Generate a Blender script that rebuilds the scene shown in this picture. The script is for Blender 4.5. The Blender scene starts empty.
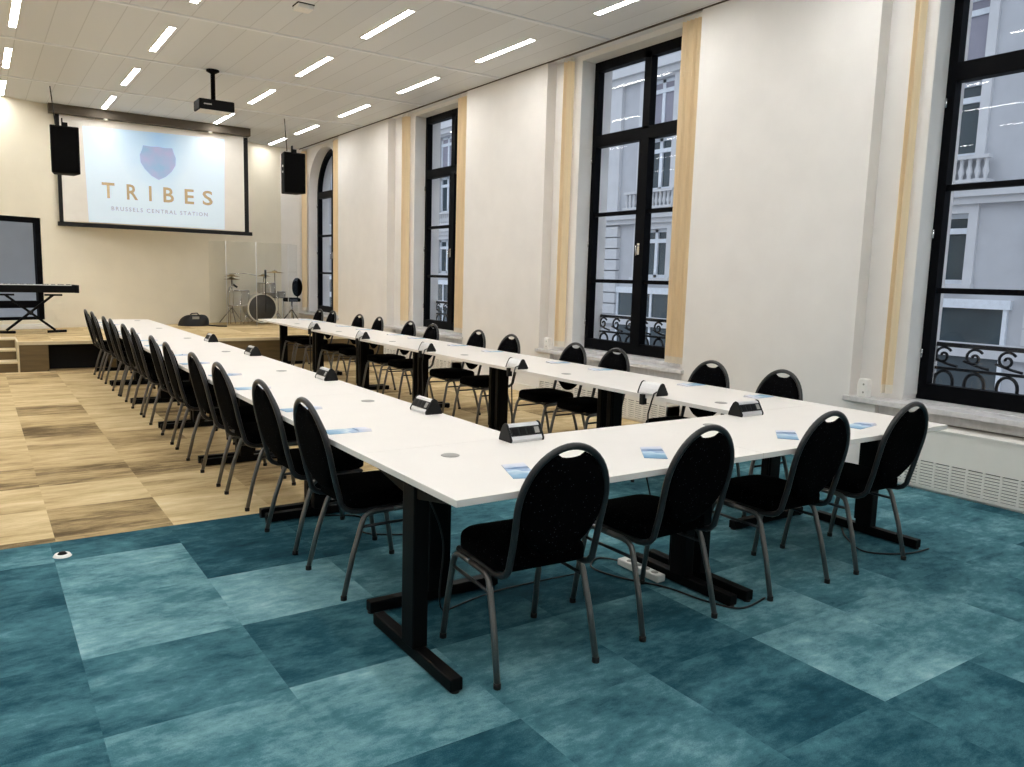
import bpy, math, random
from mathutils import Vector, Matrix
random.seed(7)
PI = math.pi
SC = bpy.context.scene
COL = SC.collection

# ------------------------------------------------------------------ mesh helper
class MB:
    def __init__(s):
        s.v = []; s.f = []; s.sm = []
    def add(s, vs, fs, smooth=False):
        o = len(s.v)
        s.v += [tuple(p) for p in vs]
        for f in fs:
            s.f.append(tuple(i + o for i in f)); s.sm.append(smooth)
        return s
    def box(s, x0, x1, y0, y1, z0, z1):
        vs = [(x0,y0,z0),(x1,y0,z0),(x1,y1,z0),(x0,y1,z0),(x0,y0,z1),(x1,y0,z1),(x1,y1,z1),(x0,y1,z1)]
        return s.add(vs, [(0,3,2,1),(4,5,6,7),(0,1,5,4),(1,2,6,5),(2,3,7,6),(3,0,4,7)])
    def obox(s, c, sx, sy, sz, rz=0.0, ry=0.0):
        M = Matrix.Translation(Vector(c)) @ Matrix.Rotation(rz, 4, 'Z') @ Matrix.Rotation(ry, 4, 'Y')
        vs = [M @ Vector((a*sx/2, b*sy/2, d*sz/2)) for d in (-1,1) for a,b in ((-1,-1),(1,-1),(1,1),(-1,1))]
        return s.add(vs, [(0,3,2,1),(4,5,6,7),(0,1,5,4),(1,2,6,5),(2,3,7,6),(3,0,4,7)])
    def prism(s, poly, plane, a, b, smooth=False):
        # poly: list of 2d points; plane 'xz' extrudes along y, 'yz' along x, 'xy' along z
        def mk(p, h):
            return {'xz': (p[0], h, p[1]), 'yz': (h, p[0], p[1]), 'xy': (p[0], p[1], h)}[plane]
        n = len(poly)
        vs = [mk(p, a) for p in poly] + [mk(p, b) for p in poly]
        s.add(vs, [tuple(range(n))[::-1], tuple(range(n, 2*n))])
        s.add(vs, [(i, (i+1) % n, n + (i+1) % n, n + i) for i in range(n)], smooth)
        return s
    def tube(s, pts, r, n=8, closed=False, caps=True):
        P = [Vector(p) for p in pts]; N = len(P)
        T = []
        for i in range(N):
            if closed: t = P[(i+1) % N] - P[i-1]
            else: t = P[min(i+1, N-1)] - P[max(i-1, 0)]
            T.append(t.normalized())
        up = Vector((0,0,1)) if abs(T[0].z) < .9 else Vector((1,0,0))
        u = (up - T[0]*up.dot(T[0])).normalized()
        rings = []
        for i in range(N):
            u = (u - T[i]*u.dot(T[i])).normalized()
            w = T[i].cross(u)
            rr = r[i] if isinstance(r, (list, tuple)) else r
            rings.append([P[i] + (u*math.cos(2*PI*k/n) + w*math.sin(2*PI*k/n))*rr for k in range(n)])
        vs = [p for R in rings for p in R]; fs = []
        M = N if closed else N-1
        for i in range(M):
            a = i*n; b = ((i+1) % N)*n
            for k in range(n):
                fs.append((a+k, a+(k+1) % n, b+(k+1) % n, b+k))
        s.add(vs, fs, True)
        if caps and not closed:
            s.add(rings[0], [tuple(range(n))[::-1]]); s.add(rings[-1], [tuple(range(n))])
        return s
    def lathe(s, prof, c=(0,0,0), n=24, axis='z', smooth=True):
        vs = []; fs = []
        for (r, h) in prof:
            for k in range(n):
                a = 2*PI*k/n; x, y = r*math.cos(a), r*math.sin(a)
                p = {'z': (x, y, h), 'y': (x, h, y), 'x': (h, x, y)}[axis]
                vs.append((c[0]+p[0], c[1]+p[1], c[2]+p[2]))
        for i in range(len(prof)-1):
            for k in range(n):
                fs.append((i*n+k, i*n+(k+1) % n, (i+1)*n+(k+1) % n, (i+1)*n+k))
        s.add(vs, fs, smooth)
        return s
    def build(s, name, mat, parent=None, bevel=0.0, seg=2):
        me = bpy.data.meshes.new(name)
        me.from_pydata(s.v, [], s.f); me.update()
        me.polygons.foreach_set('use_smooth', s.sm)
        me.materials.append(mat)
        o = bpy.data.objects.new(name, me); COL.objects.link(o)
        if parent is not None: o.parent = parent
        if bevel:
            b = o.modifiers.new('edge', 'BEVEL'); b.width = bevel; b.segments = seg; b.limit_method = 'ANGLE'; b.angle_limit = .7
        # consistent normals
        import bmesh
        bm = bmesh.new(); bm.from_mesh(me)
        bmesh.ops.remove_doubles(bm, verts=bm.verts, dist=1e-6)
        bmesh.ops.recalc_face_normals(bm, faces=bm.faces); bm.to_mesh(me); bm.free()
        return o

def tag(o, label=None, cat=None, group=None, kind=None):
    if label: o['label'] = label
    if cat: o['category'] = cat
    if group: o['group'] = group
    if kind: o['kind'] = kind
    return o
def empty(name, loc=(0,0,0), rz=0.0):
    o = bpy.data.objects.new(name, None); o.empty_display_size = .05
    COL.objects.link(o); o.location = loc; o.rotation_euler = (0,0,rz)
    return o
def dup(root, loc, rz, label, cat=None, group=None):
    def cp(o, par):
        c = o.copy(); COL.objects.link(c)
        if par is not None: c.parent = par
        for ch in list(o.children):
            cp(ch, c)
        return c
    r = cp(root, None)
    r.location = loc; r.rotation_euler = (0,0,rz)
    tag(r, label, cat, group)
    return r

# ------------------------------------------------------------------ materials
def srgb(r, g, b):
    def f(c):
        c /= 255.0
        return c/12.92 if c <= .04045 else ((c+.055)/1.055)**2.4
    return (f(r), f(g), f(b), 1.0)
def mat(name, col, rough=.5, metal=0.0, var=.06, scale=12.0, bump=0.0, bscale=200.0, spec=.5, emit=0.0, stretch=None):
    m = bpy.data.materials.new(name); m.use_nodes = True
    nt = m.node_tree; N = nt.nodes; L = nt.links
    p = N['Principled BSDF']
    p.inputs['Roughness'].default_value = rough; p.inputs['Metallic'].default_value = metal
    p.inputs['Specular IOR Level'].default_value = spec
    tc = N.new('ShaderNodeTexCoord'); no = N.new('ShaderNodeTexNoise')
    src = tc.outputs['Object']
    if stretch:
        mp = N.new('ShaderNodeMapping'); mp.inputs['Scale'].default_value = stretch
        L.new(src, mp.inputs['Vector']); src = mp.outputs['Vector']
    L.new(src, no.inputs['Vector']); no.inputs['Scale'].default_value = scale; no.inputs['Detail'].default_value = 4
    cr = N.new('ShaderNodeValToRGB'); cr.color_ramp.elements[0].position = .3; cr.color_ramp.elements[1].position = .7
    a = tuple(max(0, c*(1-var)) for c in col[:3]) + (1,); b = tuple(min(1, c*(1+var)) for c in col[:3]) + (1,)
    cr.color_ramp.elements[0].color = a; cr.color_ramp.elements[1].color = b
    L.new(no.outputs['Fac'], cr.inputs['Fac']); L.new(cr.outputs['Color'], p.inputs['Base Color'])
    if bump:
        n2 = N.new('ShaderNodeTexNoise'); n2.inputs['Scale'].default_value = bscale; L.new(tc.outputs['Object'], n2.inputs['Vector'])
        bp = N.new('ShaderNodeBump'); bp.inputs['Strength'].default_value = bump; bp.inputs['Distance'].default_value = .002
        L.new(n2.outputs['Fac'], bp.inputs['Height']); L.new(bp.outputs['Normal'], p.inputs['Normal'])
    if emit:
        p.inputs['Emission Color'].default_value = col; p.inputs['Emission Strength'].default_value = emit
    return m

WALLC = srgb(232, 229, 226)
M_wall = mat('plaster_wall', WALLC, .75, 0, .025, 3.0, .08, 60)
M_wallw = mat('plaster_reveal', srgb(226, 225, 222), .7, 0, .02, 3.0)
M_cream = mat('cream_wall', srgb(236, 229, 210), .75, 0, .03, 2.0, .08, 60)
M_darkbrown = mat('dark_brown_grey', srgb(84, 76, 66), .9, 0, .1, 5)  # dark brown-grey, for the screen case and the strip along the ceiling edge
M_white = mat('white_paint', srgb(232, 229, 222), .5, 0, .02, 6)
M_rail = mat('ceiling_rail_paint', srgb(236, 240, 246), .5, 0, .02, 6)
M_sill = mat('marble_sill', srgb(206, 204, 204), .35, 0, .09, 9, stretch=(1, 3, 1))
M_top = mat('white_laminate', srgb(232, 227, 222), .42, 0, .012, 5, spec=.3)
M_black = mat('black_powder_coat', srgb(7, 7, 8), .5, 0, .15, 60, .1, 300, spec=.1)
M_frame = mat('black_window_paint', srgb(6, 7, 11), .5, 0, .12, 30, spec=.06)
M_tube = mat('grey_hammered_tube', srgb(50, 50, 52), .3, .45, .14, 220, .15, 400)
M_leg = mat('grey_leg_tube', srgb(112, 110, 108), .3, .7, .12, 220, .12, 400)
M_rubber = mat('black_rubber', srgb(14, 14, 14), .7)
M_silver = mat('brushed_aluminium', srgb(214, 214, 216), .34, .5, .05, 40, stretch=(1, 20, 1))
M_plastic = mat('dark_plastic', srgb(22, 22, 23), .55, 0, .1, 40, spec=.25)
M_socket = mat('black_socket', srgb(6, 6, 7), .6, spec=.2)
M_grey = mat('grey_grommet', srgb(150, 148, 143), .4, .2)
M_cord = mat('black_cord', srgb(12, 12, 13), .5)
M_whiteplastic = mat('white_plastic', srgb(240, 238, 234), .4)
M_speaker = mat('black_speaker_cabinet', srgb(6, 6, 7), .7, 0, .2, 50, .2, 400, spec=.15)
M_grille = mat('speaker_grille', srgb(3, 3, 4), .85, 0, .3, 200, .4, 600, spec=.1)
M_lampframe = mat('lamp_housing', srgb(225, 222, 214), .4)
M_blind = mat('beige_blind_fabric', srgb(238, 216, 178), .8, 0, .05, 40, stretch=(1, 1, .05))
M_weight = mat('pale_blind_weight', srgb(236, 226, 208), .5)
M_chrome = mat('chrome', srgb(210, 210, 212), .2, .9, .03)
M_drumshell = mat('silver_drum_shell', srgb(178, 176, 170), .3, .4, .1, 30)
M_drumhead = mat('dark_drum_head', srgb(52, 50, 48), .4, 0, .15, 6)
M_skin = mat('pale_drum_skin', srgb(220, 216, 204), .5)
M_brass = mat('bronze_cymbal', srgb(150, 128, 84), .3, .8, .1, 30)
M_bag = mat('black_bag_fabric', srgb(16, 16, 19), .7, 0, .3, 20, .4, 60)
M_stucco = mat('facade_stucco', srgb(190, 192, 196), .85, 0, .05, 2.5, .1, 40)
M_stucco2 = mat('facade_moulding', srgb(208, 209, 211), .85, 0, .04, 3)
M_fpane = mat('facade_window_glass', srgb(60, 74, 80), .15, 0, .25, .8)
M_fframe = mat('facade_window_frame', srgb(226, 232, 238), .5)
M_shutter = mat('facade_roller_shutter', srgb(150, 148, 160), .6, 0, .05, 3)
M_iron = mat('wrought_iron', srgb(20, 22, 26), .5)
M_road = mat('asphalt', srgb(90, 90, 92), .9, 0, .15, 6)
M_stage_side = mat('stage_side_wood', srgb(100, 83, 52), .6, 0, .2, 4, stretch=(.6, .6, 6))
M_edge = mat('pale_nosing', srgb(214, 200, 168), .5)
M_dark = mat('black_cloth', srgb(9, 9, 11), .85, 0, .2, 20)
M_rug = mat('brown_wall_beyond', srgb(170, 160, 140), .9)

def node_mat(name):
    m = bpy.data.materials.new(name); m.use_nodes = True
    return m, m.node_tree.nodes, m.node_tree.links, m.node_tree.nodes['Principled BSDF']

def carpet_mat(name, stops, sx, sy, noise_w, tone_w, fine_w):
    """carpet: every square tile has its own tone (face attribute) and its own clouded or streaked pattern"""
    m, N, L, p = node_mat(name)
    p.inputs['Roughness'].default_value = .95; p.inputs['Specular IOR Level'].default_value = .12
    at = N.new('ShaderNodeAttribute'); at.attribute_name = 'tone'
    sep = N.new('ShaderNodeSeparateColor'); L.new(at.outputs['Color'], sep.inputs['Color'])
    tc = N.new('ShaderNodeTexCoord')
    off = N.new('ShaderNodeCombineXYZ')
    mu = N.new('ShaderNodeMath'); mu.operation = 'MULTIPLY'; mu.inputs[1].default_value = 37.0; L.new(sep.outputs['Green'], mu.inputs[0])
    mv = N.new('ShaderNodeMath'); mv.operation = 'MULTIPLY'; mv.inputs[1].default_value = 53.0; L.new(sep.outputs['Blue'], mv.inputs[0])
    L.new(mu.outputs[0], off.inputs['X']); L.new(mv.outputs[0], off.inputs['Y']); L.new(mu.outputs[0], off.inputs['Z'])
    ad = N.new('ShaderNodeVectorMath'); ad.operation = 'ADD'; L.new(tc.outputs['Object'], ad.inputs[0]); L.new(off.outputs[0], ad.inputs[1])
    mp = N.new('ShaderNodeMapping'); mp.inputs['Scale'].default_value = (sx, sy, 1); L.new(ad.outputs[0], mp.inputs['Vector'])
    n1 = N.new('ShaderNodeTexNoise'); n1.inputs['Scale'].default_value = 1.0; n1.inputs['Detail'].default_value = 7; n1.inputs['Roughness'].default_value = .68; n1.inputs['Distortion'].default_value = .15
    L.new(mp.outputs['Vector'], n1.inputs['Vector'])
    n2 = N.new('ShaderNodeTexNoise'); n2.inputs['Scale'].default_value = 240; n2.inputs['Detail'].default_value = 2; L.new(tc.outputs['Object'], n2.inputs['Vector'])
    # value = tone*tone_w + (n1-.5)*noise_w + (n2-.5)*.12
    a = N.new('ShaderNodeMath'); a.operation = 'MULTIPLY_ADD'; a.inputs[1].default_value = tone_w; a.inputs[2].default_value = .5 - tone_w*.5
    L.new(sep.outputs['Red'], a.inputs[0])
    b = N.new('ShaderNodeMath'); b.operation = 'MULTIPLY_ADD'; b.inputs[1].default_value = noise_w; b.inputs[2].default_value = -noise_w*.5
    L.new(n1.outputs['Fac'], b.inputs[0])
    c = N.new('ShaderNodeMath'); c.operation = 'MULTIPLY_ADD'; c.inputs[1].default_value = .3; c.inputs[2].default_value = -.15
    L.new(n2.outputs['Fac'], c.inputs[0])
    s1 = N.new('ShaderNodeMath'); s1.operation = 'ADD'; L.new(a.outputs[0], s1.inputs[0]); L.new(b.outputs[0], s1.inputs[1])
    s2 = N.new('ShaderNodeMath'); s2.operation = 'ADD'; s2.use_clamp = True; L.new(s1.outputs[0], s2.inputs[0]); L.new(c.outputs[0], s2.inputs[1])
    cr = N.new('ShaderNodeValToRGB'); els = cr.color_ramp.elements
    els[0].position = stops[0][0]; els[0].color = stops[0][1]
    els[1].position = stops[-1][0]; els[1].color = stops[-1][1]
    for pos, col in stops[1:-1]:
        e = els.new(pos); e.color = col
    L.new(s2.outputs[0], cr.inputs['Fac']); L.new(cr.outputs['Color'], p.inputs['Base Color'])
    n3 = N.new('ShaderNodeTexNoise'); n3.inputs['Scale'].default_value = 1.0; n3.inputs['Detail'].default_value = 5; n3.inputs['Roughness'].default_value = .7
    mp3 = N.new('ShaderNodeMapping'); mp3.inputs['Scale'].default_value = (sx*5, sy*7, 1); L.new(ad.outputs[0], mp3.inputs['Vector']); L.new(mp3.outputs[0], n3.inputs['Vector'])
    d = N.new('ShaderNodeMath'); d.operation = 'MULTIPLY_ADD'; d.inputs[1].default_value = fine_w; d.inputs[2].default_value = -fine_w*.5; L.new(n3.outputs['Fac'], d.inputs[0])
    s0 = N.new('ShaderNodeMath'); s0.operation = 'ADD'; L.new(d.outputs[0], s0.inputs[0]); L.new(s1.outputs[0], s0.inputs[1]); L.new(s0.outputs[0], s2.inputs[0])
    bp = N.new('ShaderNodeBump'); bp.inputs['Strength'].default_value = .25; bp.inputs['Distance'].default_value = .003
    L.new(n2.outputs['Fac'], bp.inputs['Height']); L.new(bp.outputs['Normal'], p.inputs['Normal'])
    return m
M_teal = carpet_mat('teal_carpet', [(0.0, srgb(12, 46, 60)), (.28, srgb(30, 73, 86)), (.55, srgb(69, 114, 124)), (.8, srgb(116, 158, 166)), (1.0, srgb(154, 189, 195))], 2.4, 3.6, 1.1, .56, .55)
M_tan = carpet_mat('tan_carpet', [(0.0, srgb(62, 48, 32)), (.25, srgb(116, 98, 70)), (.5, srgb(186, 162, 120)), (.75, srgb(214, 193, 150)), (1.0, srgb(230, 214, 178))], 1.3, 4.8, 1.2, .52, .45)

def glass_mat(name, tint=(1, 1, 1, 1), k=1.0, ior=1.5):
    m = bpy.data.materials.new(name); m.use_nodes = True
    N = m.node_tree.nodes; L = m.node_tree.links
    N.remove(N['Principled BSDF']); out = N['Material Output']
    tr = N.new('ShaderNodeBsdfTransparent'); tr.inputs['Color'].default_value = tint
    gl = N.new('ShaderNodeBsdfGlossy'); gl.inputs['Roughness'].default_value = .01
    fr = N.new('ShaderNodeFresnel'); fr.inputs['IOR'].default_value = ior
    mu = N.new('ShaderNodeMath'); mu.operation = 'MULTIPLY'; mu.inputs[1].default_value = k; mu.use_clamp = True
    ge = N.new('ShaderNodeNewGeometry'); iv = N.new('ShaderNodeMath'); iv.operation = 'SUBTRACT'; iv.inputs[0].default_value = 1.0; L.new(ge.outputs['Backfacing'], iv.inputs[1])
    mm = N.new('ShaderNodeMath'); mm.operation = 'MULTIPLY'; L.new(fr.outputs[0], mm.inputs[0]); L.new(iv.outputs[0], mm.inputs[1]); L.new(mm.outputs[0], mu.inputs[0])
    mx = N.new('ShaderNodeMixShader'); L.new(mu.outputs[0], mx.inputs['Fac']); L.new(tr.outputs[0], mx.inputs[1]); L.new(gl.outputs[0], mx.inputs[2])
    L.new(mx.outputs[0], out.inputs['Surface'])
    return m
M_glass = glass_mat('window_glass', (.95, .97, 1, 1), .5)
M_acrylic = glass_mat('acrylic', (.96, .965, .96, 1), .7, 1.4)

def emit_mat(name, col, s):
    m = bpy.data.materials.new(name); m.use_nodes = True
    N = m.node_tree.nodes; L = m.node_tree.links
    N.remove(N['Principled BSDF'])
    e = N.new('ShaderNodeEmission'); e.inputs['Color'].default_value = col; e.inputs['Strength'].default_value = s
    L.new(e.outputs[0], N['Material Output'].inputs['Surface'])
    return m
LAMP = 53.0
M_lamp = emit_mat('lamp_diffuser', (1.0, .985, .955, 1), LAMP)

# speckled upholstery
M_fab, N, L, p = node_mat('black_speckled_fabric')
p.inputs['Roughness'].default_value = .95; p.inputs['Specular IOR Level'].default_value = .03
tc = N.new('ShaderNodeTexCoord'); vo = N.new('ShaderNodeTexVoronoi'); vo.inputs['Scale'].default_value = 62
L.new(tc.outputs['Object'], vo.inputs['Vector'])
cr = N.new('ShaderNodeValToRGB'); cr.color_ramp.interpolation = 'LINEAR'
cr.color_ramp.elements[0].position = .10; cr.color_ramp.elements[0].color = srgb(50, 52, 58)
cr.color_ramp.elements[1].position = .17; cr.color_ramp.elements[1].color = srgb(4, 4, 5)
L.new(vo.outputs['Distance'], cr.inputs['Fac']); L.new(cr.outputs['Color'], p.inputs['Base Color'])

# ceiling planks (seams along Y)
M_ceil, N, L, p = node_mat('metal_ceiling_planks')
p.inputs['Roughness'].default_value = .5; p.inputs['Specular IOR Level'].default_value = .3
tc = N.new('ShaderNodeTexCoord'); sx = N.new('ShaderNodeSeparateXYZ'); L.new(tc.outputs['Object'], sx.inputs[0])
d1 = N.new('ShaderNodeMath'); d1.operation = 'MULTIPLY_ADD'; d1.inputs[1].default_value = 1/.3; d1.inputs[2].default_value = -.85/.3*0 + .17; L.new(sx.outputs['X'], d1.inputs[0])
fr = N.new('ShaderNodeMath'); fr.operation = 'FRACT'; L.new(d1.outputs[0], fr.inputs[0])
fl = N.new('ShaderNodeMath'); fl.operation = 'FLOOR'; L.new(d1.outputs[0], fl.inputs[0])
d2 = N.new('ShaderNodeMath'); d2.operation = 'MULTIPLY_ADD'; d2.inputs[1].default_value = 1/2.24; d2.inputs[2].default_value = -9.23/2.24 + 10; L.new(sx.outputs['Y'], d2.inputs[0])
fl2 = N.new('ShaderNodeMath'); fl2.operation = 'FLOOR'; L.new(d2.outputs[0], fl2.inputs[0])
cb = N.new('ShaderNodeCombineXYZ'); L.new(fl.outputs[0], cb.inputs['X']); L.new(fl2.outputs[0], cb.inputs['Y'])
wn = N.new('ShaderNodeTexWhiteNoise'); wn.noise_dimensions = '2D'; L.new(cb.outputs[0], wn.inputs['Vector'])
mr = N.new('ShaderNodeMapRange'); mr.inputs['To Min'].default_value = .955; mr.inputs['To Max'].default_value = 1.03; L.new(wn.outputs['Value'], mr.inputs['Value'])
lt = N.new('ShaderNodeMath'); lt.operation = 'GREATER_THAN'; lt.inputs[1].default_value = .035; L.new(fr.outputs[0], lt.inputs[0])
sm = N.new('ShaderNodeMapRange'); sm.inputs['To Min'].default_value = .80; sm.inputs['To Max'].default_value = 1.0; L.new(lt.outputs[0], sm.inputs['Value'])
m1 = N.new('ShaderNodeMath'); m1.operation = 'MULTIPLY'; L.new(mr.outputs[0], m1.inputs[0]); L.new(sm.outputs[0], m1.inputs[1])
vm = N.new('ShaderNodeVectorMath'); vm.operation = 'SCALE'; vm.inputs[0].default_value = srgb(222, 226, 230)[:3]; L.new(m1.outputs[0], vm.inputs['Scale'])
L.new(vm.outputs[0], p.inputs['Base Color'])

# radiator grille is real louvres; leaflet print
M_leaf, N, L, p = node_mat('leaflet_print')
p.inputs['Roughness'].default_value = .35
tc = N.new('ShaderNodeTexCoord'); sp = N.new('ShaderNodeSeparateXYZ'); L.new(tc.outputs['Object'], sp.inputs[0])
ng = N.new('ShaderNodeTexNoise'); ng.inputs['Scale'].default_value = 14; L.new(tc.outputs['Object'], ng.inputs['Vector'])
ma = N.new('ShaderNodeMath'); ma.operation = 'MULTIPLY_ADD'; ma.inputs[1].default_value = 4.2; ma.inputs[2].default_value = .27; L.new(sp.outputs['X'], ma.inputs[0])
mb = N.new('ShaderNodeMath'); mb.operation = 'MULTIPLY_ADD'; mb.inputs[1].default_value = .45; L.new(ng.outputs['Fac'], mb.inputs[0]); L.new(ma.outputs[0], mb.inputs[2])
cr = N.new('ShaderNodeValToRGB'); els = cr.color_ramp.elements
els[0].position = 0; els[0].color = srgb(92, 146, 184); els[1].position = 1; els[1].color = srgb(224, 222, 230)
for ps, c in ((.3, (122, 170, 204)), (.5, (206, 222, 232)), (.58, (140, 172, 208)), (.8, (206, 212, 228))):
    e = els.new(ps); e.color = srgb(*c)
L.new(mb.outputs[0], cr.inputs['Fac']); L.new(cr.outputs['Color'], p.inputs['Base Color'])

# projected picture
M_pic, N, L, p = node_mat('projected_picture')
tc = N.new('ShaderNodeTexCoord'); ma = N.new('ShaderNodeMapping'); L.new(tc.outputs['Object'], ma.inputs['Vector'])
ma.inputs['Location'].default_value = (-2.84, 0, -3.80); 
gr = N.new('ShaderNodeVectorMath'); gr.operation = 'MULTIPLY'; gr.inputs[1].default_value = (1.1, 0, .75); L.new(ma.outputs[0], gr.inputs[0])
ln = N.new('ShaderNodeVectorMath'); ln.operation = 'LENGTH'; L.new(gr.outputs[0], ln.inputs[0])
ng = N.new('ShaderNodeTexNoise'); ng.inputs['Scale'].default_value = 1.6; L.new(tc.outputs['Object'], ng.inputs['Vector'])
mc = N.new('ShaderNodeMath'); mc.operation = 'MULTIPLY_ADD'; mc.inputs[1].default_value = .5; L.new(ng.outputs['Fac'], mc.inputs[0]); L.new(ln.outputs['Value'], mc.inputs[2])
cr = N.new('ShaderNodeValToRGB'); els = cr.color_ramp.elements
els[0].position = .2; els[0].color = srgb(164, 204, 244); els[1].position = 1.2 if False else 1.0; els[1].color = srgb(208, 226, 242)
e = els.new(.6); e.color = srgb(186, 214, 240)
L.new(mc.outputs[0], cr.inputs['Fac']); L.new(cr.outputs['Color'], p.inputs['Base Color'])
L.new(cr.outputs['Color'], p.inputs['Emission Color']); p.inputs['Emission Strength'].default_value = .22
p.inputs['Roughness'].default_value = .8
M_ink = mat('logo_lettering', srgb(188, 170, 136), .8, emit=.08)
M_ink2 = mat('logo_small_lettering', srgb(176, 182, 188), .8, emit=.1)
M_shield, N, L, p = node_mat('logo_shield')
tc = N.new('ShaderNodeTexCoord'); ng = N.new('ShaderNodeTexNoise'); ng.inputs['Scale'].default_value = 3; L.new(tc.outputs['Object'], ng.inputs['Vector'])
cr = N.new('ShaderNodeValToRGB'); els = cr.color_ramp.elements
els[0].position = .35; els[0].color = srgb(142, 180, 214); els[1].position = .65; els[1].color = srgb(172, 174, 212)
L.new(ng.outputs['Fac'], cr.inputs['Fac']); L.new(cr.outputs['Color'], p.inputs['Base Color']); L.new(cr.outputs['Color'], p.inputs['Emission Color'])
p.inputs['Emission Strength'].default_value = .2

# ------------------------------------------------------------------ dimensions (metres)
H = 4.143            # ceiling
XW = 6.0             # face of the window wall
XB = 6.14            # back of the shallow niches
XF = 6.35            # window frames
YB = 17.35           # back wall
YS = 12.82           # stage front
ZS = .42
YC = 4.78            # edge between the two carpets
X0, Y0 = -4.0, -3.2  # wall behind / beside the camera

# ------------------------------------------------------------------ floors
def tiled_floor(name, x0, x1, y0, y1, ox, oy, sz, m, tones, rnd):
    xs = [x0]; k = math.floor((x0-ox)/sz)+1
    while ox+k*sz < x1-1e-4: xs.append(ox+k*sz); k += 1
    xs.append(x1)
    ys = [y0]; k = math.floor((y0-oy)/sz)+1
    while oy+k*sz < y1-1e-4: ys.append(oy+k*sz); k += 1
    ys.append(y1)
    vs = []; fs = []; cols = []
    for j in range(len(ys)-1):
        for i in range(len(xs)-1):
            o = len(vs)
            vs += [(xs[i], ys[j], 0), (xs[i+1], ys[j], 0), (xs[i+1], ys[j+1], 0), (xs[i], ys[j+1], 0)]
            fs.append((o, o+1, o+2, o+3))
            key = (round(math.floor(((xs[i]+xs[i+1])/2-ox)/sz)), round(math.floor(((ys[j]+ys[j+1])/2-oy)/sz)))
            cols.append((tones.get(key, rnd()), random.random(), random.random()))
    me = bpy.data.meshes.new(name); me.from_pydata(vs, [], fs); me.update()
    ca = me.color_attributes.new('tone', 'FLOAT_COLOR', 'CORNER')
    for pi, pl in enumerate(me.polygons):
        for li in pl.loop_indices:
            ca.data[li].color = (*cols[pi], 1)
    me.materials.append(m)
    o = bpy.data.objects.new(name, me); COL.objects.link(o)
    return o
T = {}
def row(j, d):
    for i, t in d.items(): T[(i, j)] = t
row(7, {-1: .6, 0: .2, 1: .22, 2: .22, 3: .2, 4: .4})
row(6, {-1: .32, 0: .8, 1: .18, 2: .22, 3: .4, 4: .45, 5: .5, 6: .5})
row(5, {-1: .38, 0: .82, 1: .95, 2: .62, 3: .5, 4: .55, 5: .55, 6: .6, 7: .6})
row(4, {-1: .3, 0: .48, 1: .28, 2: .18, 3: .15, 4: .45, 5: .6, 6: .55, 7: .5, 8: .6})
row(3, {-1: .25, 0: .72, 1: .68, 2: .5, 3: .32, 4: .72, 5: .7, 6: .36, 7: .52, 8: .62})
row(2, {0: .4, 1: .3, 2: .6, 3: .26, 4: .85, 5: .75, 6: .5, 7: .5})
row(1, {2: .3, 3: .28, 4: .32, 5: .5})
f = tiled_floor('floor', X0, 6.5, Y0, YC, .27, .24, .6, M_teal, T, lambda: random.uniform(.2, .8))
tag(f, 'teal clouded carpet tiles on the near floor', kind='structure')
f = tiled_floor('floor.001', X0, 6.5, YC, YS+1.0, .30, .06, .6, M_tan,
                {(0, 8): .18, (1, 9): .6, (1, 8): .8, (0, 9): .78, (1, 10): .3, (0, 10): .3, (0, 13): .25, (-1, 10): .35, (-1, 8): .75, (-1, 9): .7, (2, 9): .35, (2, 8): .65},
                lambda: random.choice([.35, .55, .6, .7, .75, .8]))
tag(f, 'tan and brown carpet planks on the far floor', kind='structure')

# ------------------------------------------------------------------ stage
sm_ = MB()
sm_.box(.48, .83, YS, YB, 0, ZS-.03); sm_.box(.83, 1.62, YS+.35, YB, 0, ZS-.03); sm_.box(1.62, 6.45, YS, YB, 0, ZS-.03)
sm_.box(X0, .48, YS+.96, YB, 0, ZS-.03); sm_.box(X0, -.9, YS, YS+.96, 0, ZS-.03)
stage = tag(sm_.build('stage_platform', M_stage_side), 'low wood-fronted stage across the end of the room, planked top', 'stage', kind='structure')
so = tiled_floor('stage_floor', .48, 6.45, YS, YB, .3, .06, .6, M_tan, {}, lambda: random.choice([.5, .6, .7, .8])); so.parent = stage; so.location = (0, 0, ZS)
so = tiled_floor('stage_floor', X0, .48, YS+.96, YB, .3, .06, .6, M_tan, {}, lambda: random.choice([.5, .6, .7, .8])); so.parent = stage; so.location = (0, 0, ZS)
e = MB(); e.box(.48, 6.45, YS-.012, YS+.04, ZS-.04, ZS+.004); e.build('nosing', M_edge, stage)
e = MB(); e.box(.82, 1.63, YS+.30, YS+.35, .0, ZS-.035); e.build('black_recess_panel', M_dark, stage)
st = tag(empty('stage_steps', (0, YS, 0)), 'short flight of steps with pale nosings at the left end of the stage', 'steps')
b = MB(); b.box(-.9, .46, .02, .34, 0, .125); b.box(-.9, .46, .34, .66, 0, .265); b.box(-.9, .46, .66, .95, 0, ZS-.02); b.build('risers', M_stage_side, st)
for k, (y, z) in enumerate(((0, .125), (.32, .265), (.64, ZS-.02))):
    b = MB(); b.box(-.9, .46, y, y+.34, z, z+.022); b.build('tread', M_edge, st)
b = MB(); b.box(.455, .478, -.01, .95, 0, ZS+.003); b.build('side_trim', M_edge, st)

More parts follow.
